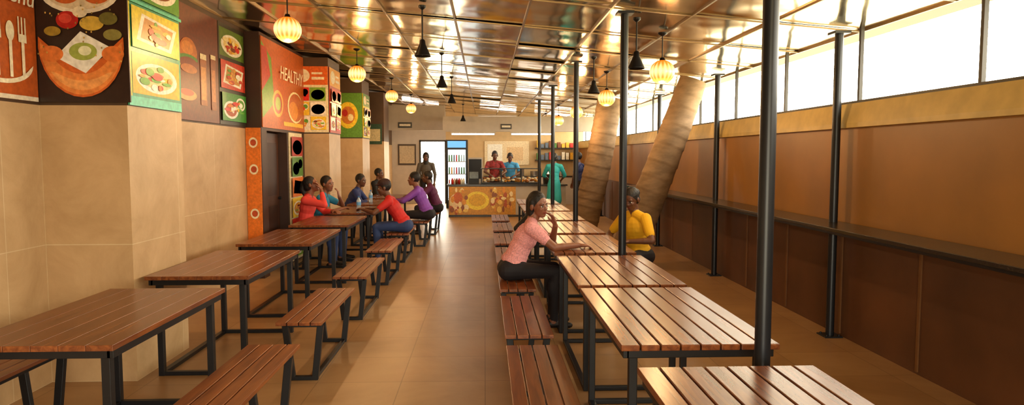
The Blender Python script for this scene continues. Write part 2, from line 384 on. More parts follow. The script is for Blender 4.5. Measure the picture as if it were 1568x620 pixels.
poster('menu_poster', (-3.07, 11.092, 1.99), Xd, Zd, .57, 1.05, '#e8d9b0', grid(5))
poster('food_poster', (-2.498, 11.12, 1.99), Yd, Zd, .8, 1.05, '#b83a1a', grid(6, top='#e8a82c'))
poster('menu_poster', (-3.07, 14.092, 1.99), Xd, Zd, .57, .9, '#5b8a2c', [('e', .5, .5, .36, .3, '#e8c22c'), ('e', .5, .5, .25, .2, '#c9752a'), ('e', .4, .55, .1, .08, '#b3201a'), ('e', .6, .45, .1, .08, '#f0d9a0')])
poster('food_poster', (-2.498, 14.12, 1.99), Yd, Zd, .8, .9, '#d8c427', grid(8, top='#4f8a2c'))
poster('notice_poster', (-2.95, 17.092, 1.9), Xd, Zd, .4, .5, '#2c4a34', [('r', .1, .15, .8, .6, '#c9b98a')])
poster('food_poster', (XL, 12.1, 1.99), Yd, Zd, 1.9, 1.0, '#7a3a1a', grid(11, top='#c8a82c'))

# ------------------------------------------------------------ furniture
def table_mesh(name, loc, gap=.006, n=8):
    b = B(); W, L = .74, 1.36; sw = (W-gap*(n-1))/n
    for i in range(n):
        x = -W/2+i*(sw+gap); b.box((x, -L/2, .722), (x+sw, L/2, .75), M_wood_t)
    for s in (-1, 1):
        b.box((s*(W/2-.03)-.015, -L/2+.03, .68), (s*(W/2-.03)+.015, L/2-.03, .722), M_black)
        b.box((-W/2+.03, s*(L/2-.045)-.015, .68), (W/2-.03, s*(L/2-.045)+.015, .722), M_black)
        for t in (-1, 1):
            b.box((s*(W/2-.07)-.02, t*(L/2-.08)-.02, .0), (s*(W/2-.07)+.02, t*(L/2-.08)+.02, .69), M_black)
        b.box((-W/2+.07, s*(L/2-.08)-.018, .0015), (W/2-.07, s*(L/2-.08)+.018, .031), M_black)
    b.box((-(W/2-.07)-.02, -L/2+.08, .001), (-(W/2-.07)+.02, L/2-.08, .03), M_black)
    b.box((-.015, -L/2+.05, .69), (.015, L/2-.05, .721), M_black)
    return b.obj(name, loc, bevel=.004 if gap > .003 else .0012)
def bench_mesh(name, loc):
    b = B(); W, L = .32, 1.25; n = 4; gap = .008; sw = (W-gap*(n-1))/n
    for i in range(n):
        x = -W/2+i*(sw+gap); b.box((x, -L/2, .425), (x+sw, L/2, .45), M_wood_b)
    for t in (-1, 1):
        y = t*(L/2-.12)
        b.box((-W/2+.02, y-.02, .39), (W/2-.02, y+.02, .425), M_black)
        for s in (-1, 1): b.beam((s*.125, y, .40), (s*.08, y, .0), .045, .035, M_black, up=(0, 1, 0))
        b.box((-.09, y-.018, 0), (.09, y+.018, .03), M_black)
    for s in (-1, 1):
        b.box((s*.12-.012, -L/2+.1, .395), (s*.12+.012, L/2-.1, .425), M_black)
    b.box((.062, -L/2+.12, .001), (.095, L/2-.12, .028), M_black)
    return b.obj(name, loc, bevel=.003)

TL = table_mesh('dining_table', (-2.08, 3.82, 0), .0025, 6); B0 = bench_mesh('slatted_bench', (-1.31, 3.58, 0))
for k in range(1, 7): dup(TL, 'dining_table', (-2.08, 3.82+1.8*k, 0))
for k in range(1, 7): dup(B0, 'slatted_bench', ({5: -1.16, 6: -1.1}.get(k, -1.31), 3.58+1.8*k, 0))
for y in (3.7, 10.2, 12.9): dup(B0, 'slatted_bench', (-2.66 if y > 5 else -2.72, y, 0), (0, 0, math.pi))
dup(B0, 'slatted_bench', (-2.5, 15.9, 0))
T0 = table_mesh('dining_table', (.995, 2.04, 0), .008, 8)
for y in (3.72, 5.17, 6.7, 8.25, 9.8, 11.35, 12.9): dup(T0, 'dining_table', (.995, y, 0))
for y in (3.5, 4.98, 6.5, 8.0, 9.6, 11.2, 12.8): dup(B0, 'slatted_bench', (.29, y, 0), (0, 0, math.pi))
for y in (7.3, 8.64, 11.0): dup(B0, 'slatted_bench', (1.68, y, 0))

def pole(name, x, y, r):
    z = ceilz(x)-.03; b = B()
    b.cyl((0, 0, .01), (0, 0, z), r, r, M_pole, 20)
    b.box((-.08, -.08, 0), (.08, .08, .012), M_pole); b.box((-.07, -.07, z-.01), (.07, .07, z+.012), M_pole)
    for a in (-.055, .055):
        for c in (-.055, .055): b.cyl((a, c, .012), (a, c, .025), .01, .01, M_pole, 6)
    b.obj(name, (x, y, 0))
for y in (2.88, 5.93, 9.02, 12.1, 15.1): pole('steel_pole', 1.215, y, .034)
for y in (2.9, 5.9, 9.0, 12.0, 15, 18): pole('steel_post', 3.1, y, .036)

M_bark, nt, bs = new_mat('bark')
tc = nt.nodes.new('ShaderNodeTexCoord'); mpp = nt.nodes.new('ShaderNodeMapping'); mpp.inputs['Scale'].default_value = (1.6, 1.6, 4)
nt.links.new(tc.outputs['Object'], mpp.inputs['Vector'])
w = nt.nodes.new('ShaderNodeTexNoise'); w.inputs['Scale'].default_value = 2.2; w.inputs['Detail'].default_value = 8; w.inputs['Roughness'].default_value = .6
nt.links.new(mpp.outputs['Vector'], w.inputs['Vector'])
r = nt.nodes.new('ShaderNodeValToRGB'); r.color_ramp.elements[0].color = C('#6a543a'); r.color_ramp.elements[1].color = C('#94795a'); r.color_ramp.elements[0].position = .3; r.color_ramp.elements[1].position = .7
nt.links.new(w.outputs['Fac'], r.inputs['Fac']); nt.links.new(r.outputs['Color'], bs.inputs['Base Color']); bs.inputs['Roughness'].default_value = .75
bp = nt.nodes.new('ShaderNodeBump'); bp.inputs['Strength'].default_value = .3; bp.inputs['Distance'].default_value = .015
nt.links.new(w.outputs['Fac'], bp.inputs['Height']); nt.links.new(bp.outputs['Normal'], bs.inputs['Normal'])
def trunk(p0, p1, r0, r1, bend, seed):
    rr = random.Random(seed); b = B(); n = 150; pts = []; rs = []; p0 = Vector(p0); p1 = Vector(p1)
    rings = []; t = .03
    while t < 1: rings.append(t); t += rr.uniform(.05, .10)
    for i in range(n+1):
        t = i/n; p = p0.lerp(p1, t)-p0; p.x += bend*math.sin(math.pi*t); pts.append(p)
        last = max([q for q in rings if q <= t] or [0]); f = (t-last)/.06
        rs.append((r0+(r1-r0)*t)*(1+.045*max(0, 1-f*1.4))+.09*max(0, .12-t))
    b.tube(pts, rs, M_bark, 26); b.obj('palm_trunk', p0)
trunk((1.98, 9.75, 0), (3.0, 9.75, ceilz(3.0)-.03), .25, .195, .02, 1)
trunk((1.90, 13.3, 0), (2.46, 13.3, ceilz(2.5)-.03), .27, .24, .03, 2)

# ------------------------------------------------------------ lamps
M_globe, nt, bs = new_mat('globe_glass')
tc = nt.nodes.new('ShaderNodeTexCoord'); sp = nt.nodes.new('ShaderNodeSeparateXYZ'); nt.links.new(tc.outputs['Object'], sp.inputs[0])
ab = nt.nodes.new('ShaderNodeMath'); ab.operation = 'ABSOLUTE'; nt.links.new(sp.outputs[2], ab.inputs[0])
mu = nt.nodes.new('ShaderNodeMath'); mu.operation = 'MULTIPLY'; mu.inputs[1].default_value = 8.5; nt.links.new(ab.outputs[0], mu.inputs[0])
at = nt.nodes.new('ShaderNodeMath'); at.operation = 'ARCTAN2'; nt.links.new(sp.outputs[0], at.inputs[0]); nt.links.new(sp.outputs[1], at.inputs[1])
m2 = nt.nodes.new('ShaderNodeMath'); m2.operation = 'MULTIPLY'; m2.inputs[1].default_value = 16; nt.links.new(at.outputs[0], m2.inputs[0])
co = nt.nodes.new('ShaderNodeMath'); co.operation = 'COSINE'; nt.links.new(m2.outputs[0], co.inputs[0])
ma = nt.nodes.new('ShaderNodeMath'); ma.operation = 'MULTIPLY_ADD'; ma.inputs[1].default_value = -.18; nt.links.new(co.outputs[0], ma.inputs[0]); nt.links.new(mu.outputs[0], ma.inputs[2])
r = nt.nodes.new('ShaderNodeValToRGB'); r.color_ramp.elements[0].position = .0; r.color_ramp.elements[0].color = (1, .52, .2, 1); r.color_ramp.elements[1].position = .7; r.color_ramp.elements[1].color = (.5, .09, .004, 1)
nt.links.new(ma.outputs[0], r.inputs['Fac'])
nt.links.new(r.outputs['Color'], bs.inputs['Emission Color']); bs.inputs['Emission Strength'].default_value = 2.4; bs.inputs['Base Color'].default_value = (.6, .25, .06, 1); bs.inputs['Roughness'].default_value = .2
def globe(x, y, z, power=32):
    e = bpy.data.objects.new('globe_pendant_lamp', None); scene.collection.objects.link(e); e.location = (x, y, z)
    b = B(); R = .12; prof = [(R*math.sin(t*math.pi/16)+.0005, -R*.97*math.cos(t*math.pi/16)) for t in range(17)]
    b.lathe(prof, (0, 0, 0), M_globe, 64, .03, 16); b.obj('glass_globe', (0, 0, 0), parent=e)
    h = ceilz(x)-z-.008; b = B(); b.lathe([(.001, .145), (.02, .14), (.03, .11), (.055, .1), (.05, .095)], (0, 0, 0), M_black, 20); b.cyl((0, 0, .13), (0, 0, h), .006, .006, M_black, 8)
    b.lathe([(.045, h-.0), (.045, h-.015), (.01, h-.035)], (0, 0, 0), M_black, 20); b.obj('cord', (0, 0, 0), parent=e)
    l = bpy.data.lights.new('bulb', 'POINT'); l.energy = power; l.color = (1, .62, .28); l.shadow_soft_size = .05
    lo = bpy.data.objects.new('bulb', l); scene.collection.objects.link(lo); lo.parent = e; lo.location = (0, 0, -.19)
for y in (6.4, 9.8, 13.4, 16.9, 20.4): globe(-1.8, y, 2.77)
for y in (6.7, 9.75, 12.95, 16.1, 19.4): globe(1.75, y, 2.44)
def blackpend(x, y, z):  # black cone on a rod, hung from the ceiling
    b = B(); h = ceilz(x)-z-.008
    b.lathe([(.012, .11), (.025, .10), (.03, .06), (.075, -.04), (.078, -.05), (.072, -.04), (.03, .05)], (0, 0, 0), M_black, 24)
    b.cyl((0, 0, .10), (0, 0, h), .007, .007, M_black, 8); b.lathe([(.035, h), (.035, h-.02), (.008, h-.04)], (0, 0, 0), M_black, 16)
    b.ell((0, 0, 0), (.03, .03, .04), pmat('#efe6d0')); b.obj('black_pendant_cone', (x, y, z))
for y in (6.5, 9.4, 12.2, 18.6): blackpend(-.58, y, 2.6)
for y in (6.15, 8.55): blackpend(1.37, y, 2.45)

# ------------------------------------------------------------ serving area
M_tube = mat('tube_emit', '#ffffff', .4, emis='#fff8ee', estr=20)
b = B()
b.box((0, .02, 0), (3.1, .65, .82), M_plaster); b.box((-.04, -.04, .82), (3.14, .7, .86), M_ledge); b.box((0, 0, 0), (3.1, .02, .05), M_ledge)
b.obj('serving_counter', (-.95, 17.9, 0), bevel=.004)
sh = [('e', .42, .5, .18, .33, '#f0d23a'), ('e', .42, .52, .13, .22, '#d9a81e'), ('e', .1, .45, .1, .3, '#e7c99a'), ('e', .13, .6, .07, .2, '#c2601c')]
for i in range(60):
    r = random.Random(i+300); u = r.uniform(.62, .97); sh.append(('e', u if i % 3 else r.uniform(.02, .26), r.uniform(.1, .9), r.uniform(.015, .04), r.uniform(.04, .12), r.choice(['#8a4a1c', '#d9902c', '#f0d9a0', '#b0501c', '#e8c05a'])))
poster('counter_food_poster', (-.93, 17.9, .06), Xd, Zd, 1.75, .74, '#c98f2c', sh)
b = B()
b.box((0, 0, 0), (1.6, .5, .04), M_black)
for x in (0, .53, 1.06, 1.57): b.box((x, 0, .04), (x+.03, .03, .4), M_black); b.box((x, .47, .04), (x+.03, .5, .4), M_black)
b.box((0, 0, .4), (1.6, .5, .42), M_black)
for i in range(90):
    x = random.uniform(.08, 1.52); y = random.uniform(.06, .42); b.ell((x, y, random.uniform(.07, .17)), (.045, .04, .03), pmat(random.choice(['#e8cf9a', '#d9902c', '#f2e6c8', '#9a5a24'])), u=8, w=5)
b.obj('glass_food_display', (-.1, 18.0, .86))
M_pot = mat('steel_pot', '#b8b4ac', .25, .9)
b = B()
for i in range(6):
    x = i*.06; b.lathe([(.001, 0), (.03, .0), (.033, .1), (.02, .13), (.022, .15), (.001, .152)], (x, .03*(i % 2), 0), pmat(random.choice(['#e8c22c', '#c8281c', '#efe6d0', '#7d3c17'])), 12)
b.obj('snack_jars', (-.86, 18.2, .86))
b = B(); b.lathe([(.001, 0), (.17, 0), (.19, .25), (.2, .26), (.18, .27), (.05, .33), (.02, .36), (.001, .36)], (0, 0, 0), M_pot, 24); b.obj('steel_cooking_pot', (1.75, 18.25, .86))
b = B()
b.box((0, 0, 0), (.28, .3, .1), M_black); b.box((.0, .27, .1), (.28, .29, .34), M_black); b.box((.02, .26, .14), (.26, .27, .32), pmat('#7f8f98'))
b.obj('cash_register', (-.43, 18.1, .86))
b = B(); b.box((-.95-.2, 18.9, 2.28), (XR-.01, 19.05, ceilz(XR)-.01), M_plaster); b.box((-3.09, 19.9, 2.35), (-1.15, 20.05, ceilz(-1.15)-.01), M_plaster); b.obj('trim_3')
for (xa, xb) in ((-.93, .3), (.72, 1.95)):
    b = B(); b.box((0, 0, 0), (xb-xa, .06, .05), M_plaster); b.cyl((.03, .03, -.02), (xb-xa-.03, .03, -.02), .018, .018, M_tube, 12)
    for x in (0, xb-xa-.03): b.box((x, .01, -.04), (x+.03, .05, 0), M_plaster)
    b.obj('fluorescent_or_fill_tube', (xa, 18.83, 2.23))
for xa in (-2.6, -.2, 1.5):  # extra tubes added to brighten the kitchen and the ceiling reflections
    b = B(); b.box((0, 0, 0), (1.2, .06, .05), M_plaster); b.cyl((.03, .03, -.02), (1.17, .03, -.02), .018, .018, M_tube, 12); b.obj('fluorescent_or_fill_tube', (xa, 21.2, ceilz(xa+1.2)-.065))
M_cool = mat('cooler_lit', '#cfe6ea', .4, emis='#dff2ff', estr=1.2); M_blue = mat('cooler_blue', '#2f6fb4', .4, emis='#6fb4f0', estr=1.0)
b = B()
b.box((0, .03, 0), (.66, .6, 2.1), M_black); b.box((.05, .0, 1.86), (.61, .03, 2.06), M_blue); b.box((.06, .02, .25), (.60, .035, 1.8), M_cool)
b.box((0, 0, 0), (.66, .03, .2), M_black); b.box((0, 0, .2), (.05, .03, 2.1), M_black); b.box((.61, 0, .2), (.66, .03, 2.1), M_black); b.box((.05, 0, 1.8), (.61, .03, 1.86), M_black)
for z in (.3, .68, 1.06, 1.44):
    b.box((.06, -.0, z-.02), (.60, .03, z), M_plaster)
    for i in range(7): b.cyl((.1+i*.075, .005, z), (.1+i*.075, .005, z+.2), .022, .018, pmat(random.choice(['#c8281c', '#e7b02c', '#3f7a2a', '#d66a1c', '#52647a', '#a8c4d0'])), 8)
b.obj('drinks_refrigerator', (-1.18, 20.9, 0))
b = B(); b.box((0, 0, 0), (1.5, .03, .8), pmat('#e2cfa6')); b.box((.1, -.006, .1), (.6, 0, .7), pmat('#f2ecdc')); b.box((.75, -.006, .15), (1.3, 0, .6), pmat('#d8b98a')); b.obj('menu_board', (.0, Y1-.04, 1.3))
b = B(); b.box((0, 0, 0), (3.0, .5, .9), M_plaster); b.box((-.02, -.02, .9), (3.0, .52, .94), M_ledge)
for i in range(6): b.cyl((.3+i*.45, .25, .94), (.3+i*.45, .25, 1.1+.05*(i % 3)), .12, .13, M_pot, 18)
b.obj('kitchen_worktop', (.0, 22.4, 0))
for (sx, sz) in ((1.7, 1.45), (1.7, 1.85)):
    b = B(); b.box((0, 0, 0), (1.3, .3, .03), M_black)
    for i in range(9): h = random.uniform(.12, .26); x = .05+i*.14; b.box((x, .05, .03), (x+.1, .25, .03+h), pmat(random.choice(['#c8281c', '#e7b02c', '#3f7a2a', '#efe6d0', '#7d3c17', '#52647a'])))
    b.obj('kitchen_shelf', (sx, Y1-.31, sz))
b = B(); b.box((0, 0, 0), (.5, .45, 1.55), M_plaster); b.box((.04, -.01, .85), (.46, 0, 1.5), M_black); b.box((.04, -.01, .1), (.46, 0, .8), M_pot); b.obj('kitchen_oven', (-.56, 22.5, 0))
poster('wall_sign', (.45, 18.895, 2.35), Xd, Zd, .3, .14, '#1c1c1c', [('r', .1, .3, .8, .4, '#e8e0cc')])
poster('wall_sign', (-2.5, 19.895, 2.42), Xd, Zd, .4, .16, '#1c1c1c', [('r', .1, .3, .8, .4, '#e8e0cc')])
poster('framed_notice', (-2.9, Y1-.012, 1.3), Xd, Zd, .6, .7, '#3a2a1c', [('r', .08, .08, .84, .84, '#b9a98c')])
b = B(); M_bt, nt, bs = new_mat('bottle_plastic'); bs.inputs['Base Color'].default_value = (.7, .85, .95, 1); bs.inputs['Roughness'].default_value = .1; bs.inputs['Transmission Weight'].default_value = .6
b.lathe([(.001, 0), (.034, .002), (.036, .05), (.033, .08), (.036, .11), (.036, .16), (.014, .2), (.013, .215)], (0, 0, 0), M_bt, 18); b.cyl((0, 0, .213), (0, 0, .235), .016, .016, pmat('#2f6fb4'), 12)
b.cyl((0, 0, .09), (0, 0, .14), .0368, .0368, pmat('#5fa0d8'), 18); bo = b.obj('water_bottle', (-1.98, 10.75, .75)); dup(bo, 'water_bottle', (-2.1, 12.6, .75))

# ------------------------------------------------------------ people
def cloth(name, c, rough=.75, var=.15, scale=5, bs=9): return mat(name, c, rough, 0, var, scale, .35, bs)
SK = {'a': mat('skin_a', '#84523a', .48, 0, .08, 8), 'b': mat('skin_b', '#65402c', .48, 0, .08, 8)}
M_hair = mat('hair_black', '#120d0b', .6, 0, .3, 30, .4, 60)
M_shoe = mat('shoe_dark', '#1c1512', .5); M_lip = mat('lips', '#74352c', .4); M_cap = mat('cap_cloth', '#2e1210', .7)
M_eyew = mat('eye_white', '#d8ccbf', .25, 0, .02); M_eyed = mat('eye_dark', '#120a06', .2)
def V3(*a): return np.array(a, float)
def nrm(v): return v/np.linalg.norm(v)
def ik(s, t, a, bb, pole):
    d = t-s; L = np.linalg.norm(d)
    if L > (a+bb)*.985: t = s+d/L*(a+bb)*.985; d = t-s; L = np.linalg.norm(d)
    x = (a*a-bb*bb+L*L)/(2*L); h = math.sqrt(max(a*a-x*x, 1e-6)); dn = d/L
    p = pole-dn*np.dot(pole, dn); return s+dn*x+nrm(p)*h, t

def person(name, loc, yaw, seated=True, lean=20, rh=None, lh=None, rhd=None, lhd=None, rn=(0, 0, -1), ln=(0, 0, -1), rpole=(-.2, -1, -.6), lpole=(-.2, 1, -.6),
           head=(0, 0), shirt=None, pants=None, skin='a', hair='short', sleeve=.55, vox=.0095, scale=1., curl=.35, male=True, dress=False, legsp=.1, kneeup=0, shoe=None, footx=0.0, tilt=0):
    prims = []
    def cap(p1, r1, p2, r2, l): prims.append(('c', np.array(p1, float), r1, np.array(p2, float), r2, l))
    def ell(c, r, A, l): prims.append(('e', np.array(c, float), np.array(r, float), A, None, l))
    S = .45 if seated else 0
    pel = V3(0, 0, S+.105) if seated else V3(0, 0, .93)
    la = math.radians(lean); d = V3(math.sin(la), 0, math.cos(la)); fw = V3(math.cos(la), 0, -math.sin(la)); ly = V3(0, 1, 0)
    A = np.stack([fw, ly, d], 1); I = np.eye(3)
    w = 1. if male else .9
    ell(pel+V3(-.01, 0, .0), V3(.125, .165*w+.01, .105), I, 'pants')
    ell(pel+d*.12, V3(.112, .148*w, .13), A, 'shirt'); ell(pel+d*.2, V3(.108, .142*w, .14), A, 'shirt')
    ell(pel+d*.32+fw*.008, V3(.118, .165*w, .15), A, 'shirt')
    ell(pel+d*.07, V3(.130, .165*w, .075), A, 'shirt')
    if not male: ell(pel+d*.31+fw*.062, V3(.062, .12, .07), A, 'shirt')
    sc = pel+d*.43; shw = .178*w
    sh = {1: sc+ly*shw, -1: sc-ly*shw}
    neck = pel+d*.485
    cap(sh[1]-ly*.03, .06, sc+d*.035+ly*.03, .06, 'shirt'); cap(sh[-1]+ly*.03, .06, sc+d*.035-ly*.03, .06, 'shirt')
    hy, hp = math.radians(head[0]), math.radians(head[1]); ti = math.radians(tilt)
    hx = V3(math.cos(hy)*math.cos(hp), math.sin(hy)*math.cos(hp), math.sin(hp)); hyv = nrm(np.cross(V3(0, 0, 1), hx)); hz = np.cross(hx, hyv)
    hyv, hz = hyv*math.cos(ti)+hz*math.sin(ti), hz*math.cos(ti)-hyv*math.sin(ti)
    Hc = neck+d*.05+V3(.03, 0, .105)+hx*.012
    cap(neck-d*.03, .056, Hc-hz*.06-hx*.02, .05, 'skin'); H = np.stack([hx, hyv, hz], 1)
    def hp_(a, b_, c): return Hc+hx*a+hyv*b_+hz*c
    ell(hp_(-.008, 0, .03), V3(.094, .075, .093), H, 'skin'); ell(hp_(.028, 0, -.03), V3(.064, .06, .078), H, 'skin'); ell(hp_(.055, 0, -.085), V3(.03, .032, .026), H, 'skin')
    cap(hp_(.085, 0, .012), .008, hp_(.1, 0, -.022), .012, 'skin'); ell(hp_(.092, 0, -.026), V3(.013, .019, .010), H, 'skin')
    for s in (-1, 1):
        ell(hp_(-.005, s*.083, -.005), V3(.019, .012, .03), H, 'skin'); ell(hp_(.062, s*.036, -.022), V3(.024, .02, .022), H, 'skin'); ell(hp_(.077, s*.03, .022), V3(.014, .024, .009), H, 'skin')
    ell(hp_(.084, 0, -.053), V3(.011, .022, .006), H, 'lips'); ell(hp_(.082, 0, -.063), V3(.011, .019, .007), H, 'lips')
    ell(hp_(-.022, 0, .042), V3(.1, .083, .1), H, 'hair')
    if hair == 'bun': ell(hp_(-.12, 0, .03), V3(.045, .05, .05), H, 'hair'); ell(hp_(-.05, 0, -.02), V3(.07, .075, .06), H, 'hair')
    if hair == 'long':
        cap(hp_(-.06, 0, .03), .075, hp_(-.085, 0, -.12), .06, 'hair'); cap(hp_(-.085, 0, -.12), .06, neck-fw*.1-d*.12, .035, 'hair')
        for s in (-1, 1): cap(hp_(-.02, s*.055, .04), .04, hp_(-.04, s*.06, -.07), .03, 'hair')
    if hair == 'pony': cap(hp_(-.1, 0, .06), .04, hp_(-.15, 0, -.02), .04, 'hair'); cap(hp_(-.15, 0, -.02), .04, hp_(-.14, 0, -.14), .02, 'hair'); ell(hp_(-.05, 0, -.01), V3(.07, .078, .07), H, 'hair')
    if hair == 'cap': ell(hp_(-.015, 0, .075), V3(.103, .088, .075), H, 'cap'); ell(hp_(.075, 0, .065), V3(.06, .065, .012), H, 'cap')
    if hair == 'scarf': ell(hp_(-.03, 0, .03), V3(.11, .095, .12), H, 'hair'); cap(hp_(-.05, 0, -.06), .08, neck-d*.04, .085, 'hair')
    for s in (1, -1):
        hip = pel+V3(0, s*.085, -.01 if seated else -.04)
        if seated:
            kn = V3(.42, s*(legsp+.02), S+.085+kneeup); an = V3(.40+footx, s*(legsp+.01), .085)
        else:
            kn = V3(.02, s*.09, .50); an = V3(-.01, s*.1, .085)
        cap(hip, .088, kn, .058, 'pants'); cap(kn, .056, an, .04, 'pants'); m = kn*.65+an*.35-V3(.02, 0, 0); ell(m, V3(.055, .052, .11), I, 'pants')
        cap(an+V3(0, 0, .0), .036, an+V3(-.01, 0, -.03), .038, 'skin')
        cap(an+V3(-.035, 0, -.048), .036, an+V3(.06, 0, -.05), .034, 'shoe'); cap(an+V3(.06, 0, -.052), .034, an+V3(.15, s*.012, -.06), .025, 'shoe')
        if seated: cap(hip+V3(-.03, 0, 0), .1, hip+V3(.08, 0, .0), .09, 'pants')
    if dress and not seated: cap(pel+V3(0, .03, 0), .13, V3(0, .05, .5), .15, 'shirt'); cap(pel-V3(0, .03, 0), .13, V3(0, -.05, .5), .15, 'shirt')
    defR = V3(.1, -.25, pel[2]+.0) if not seated else V3(.5, -.12, .8)
    for s, tgt, hd, nn, pole in ((-1, rh, rhd, rn, rpole), (1, lh, lhd, ln, lpole)):
        t = np.array(tgt, float) if tgt is not None else defR*V3(1, -s, 1)
        el, wr = ik(sh[s], t, .285, .25, np.array(pole, float)); ar = nrm(wr-el)
        cap(sh[s], .05, el, .038, 'skin'); cap(el, .038, wr, .025, 'skin'); ax = nrm(np.cross(ar, V3(.3, .5, .7))); ell(el*.7+wr*.3, V3(.036, .036, .05), np.stack([ax, np.cross(ar, ax), ar], 1), 'skin')
        se = sh[s]+(el-sh[s])*min(1, sleeve)
        cap(sh[s], .064, se, .052 if sleeve < 1 else .047, 'shirt')
        if sleeve > 1: cap(el, .047, el+(wr-el)*(sleeve-1), .036, 'shirt')
        hdv = nrm(np.array(hd, float)) if hd is not None else ar
        n = np.array(nn, float); n = nrm(n-hdv*np.dot(n, hdv)); lat = np.cross(hdv, n)*(-s)
        HA = np.stack([hdv, lat, n], 1)
        ell(wr+hdv*.048, V3(.052, .040, .017), HA, 'skin'); cap(wr-ar*.02, .025, wr+hdv*.02, .022, 'skin')
        for off, ln_, sp in ((.030, .068, .14), (.010, .078, .04), (-.010, .072, -.06), (-.029, .056, -.16)):
            p = wr+hdv*.085+lat*off; dd = nrm(hdv+lat*sp); a = 0
            cap(wr+hdv*.05+lat*off*.85, .0105, p, .0095, 'skin')
            for fr in (.45, .31, .24):
                a += curl; dr = dd*math.cos(a)+n*math.sin(a); q = p+dr*ln_*fr; cap(p, .0092, q, .0078, 'skin'); p = q
        p = wr+hdv*.025+lat*.028; dr = nrm(hdv*.7+lat*.75+n*.25); q = p+dr*.045; cap(p, .014, q, .011, 'skin'); q2 = q+nrm(hdv*.9+lat*.3+n*.35)*.032; cap(q, .0105, q2, .009, 'skin')
    vs = []; fs = []
    for p in prims:
        v, f = cap_mesh(p[1], p[2], p[3], p[4]) if p[0] == 'c' else ell_mesh(p[1], p[2], p[3])
        o = len(vs); vs += [tuple(x) for x in v]; fs += [tuple(i+o for i in q) for q in f]
    me = bpy.data.meshes.new('tmp'); me.from_pydata(vs, [], fs); ob = bpy.data.objects.new('tmp', me); scene.collection.objects.link(ob)
    md = ob.modifiers.new('r', 'REMESH'); md.mode = 'VOXEL'; md.voxel_size = vox; md.use_smooth_shade = True
    sm = ob.modifiers.new('s', 'SMOOTH'); sm.factor = .5; sm.iterations = 2
    bpy.context.view_layer.update(); dg = bpy.context.evaluated_depsgraph_get()
    nm = bpy.data.meshes.new_from_object(ob.evaluated_get(dg), depsgraph=dg); bpy.data.objects.remove(ob)
    labs = ['skin', 'shirt', 'pants', 'hair', 'shoe', 'lips', 'cap']
    nf = len(nm.polygons); cen = np.empty(nf*3, np.float32); nm.polygons.foreach_get('center', cen); cen = cen.reshape(-1, 3).astype(float)
    best = np.full(nf, 1e9); lab = np.zeros(nf, np.int32)
    for p in prims:
        if p[0] == 'c':
            ab_ = p[3]-p[1]; t = np.clip(((cen-p[1])@ab_)/max(ab_@ab_, 1e-9), 0, 1); dd = np.linalg.norm(cen-(p[1]+t[:, None]*ab_), axis=1)-(p[2]+(p[4]-p[2])*t)
        else:
            q = (cen-p[1])@p[3]; k0 = np.linalg.norm(q/p[2], axis=1); k1 = np.linalg.norm(q/p[2]**2, axis=1)+1e-9; dd = k0*(k0-1)/k1
        mk = dd < best; best[mk] = dd[mk]; lab[mk] = labs.index(p[5])
    nm.materials.clear()
    for m in (SK[skin], shirt, pants, M_hair, shoe or M_shoe, M_lip, M_cap): nm.materials.append(m)
    nm.polygons.foreach_set('material_index', lab); nm.polygons.foreach_set('use_smooth', [True]*nf); nm.update()
    e = bpy.data.objects.new(name, None); scene.collection.objects.link(e); e.location = (loc[0], loc[1], 0); e.rotation_euler = (0, 0, math.radians(yaw)); e.scale = (scale,)*3
    bo = bpy.data.objects.new('body', nm); scene.collection.objects.link(bo); bo.parent = e
    b = B()
    for s in (-1, 1):
        b.ell(hp_(.0765, s*.030, .002), (.011, .0145, .0085), M_eyew, H, 10, 7); b.ell(hp_(.0865, s*.030, .002), (.0035, .007, .007), M_eyed, H, 10, 7)
        v, f = cap_mesh(hp_(.091, s*.014, .026), .0035, hp_(.082, s*.046, .028), .003, 8, 3); b.add(v, f, M_hair, True)
        v, f = cap_mesh(hp_(.0875, s*.018, .0105), .002, hp_(.080, s*.043, .010), .002, 8, 3); b.add(v, f, M_hair, True)
    b.obj('face_details', parent=e)
    return e

c_pink = cloth('pink_print_cloth', '#e09a9c', .8, .28, 85); c_dark = cloth('dark_trousers', '#17131a', .8); c_yel = cloth('yellow_cloth', '#e0ad18', .8, .1)
c_red = cloth('red_cloth', '#c21f1c', .7); c_coral = cloth('coral_cloth', '#dc4038', .7); c_blue = cloth('blue_cloth', '#2a86ad', .7); c_navy = cloth('navy_cloth', '#24346e', .7)
c_purp = cloth('purple_cloth', '#8347b0', .7); c_mar = cloth('maroon_cloth', '#5b1c4a', .7); c_jean = cloth('denim_cloth', '#2a3f6e', .8); c_teal = cloth('teal_cloth', '#2fb0bc', .7)
c_grey = cloth('grey_cloth', '#5a544c', .8); c_blk = cloth('black_cloth', '#14110f', .8); c_plaid = cloth('plaid_cloth', '#8a2a2a', .8, .6, 18); c_sky = cloth('sky_cloth', '#3f97d0', .7)

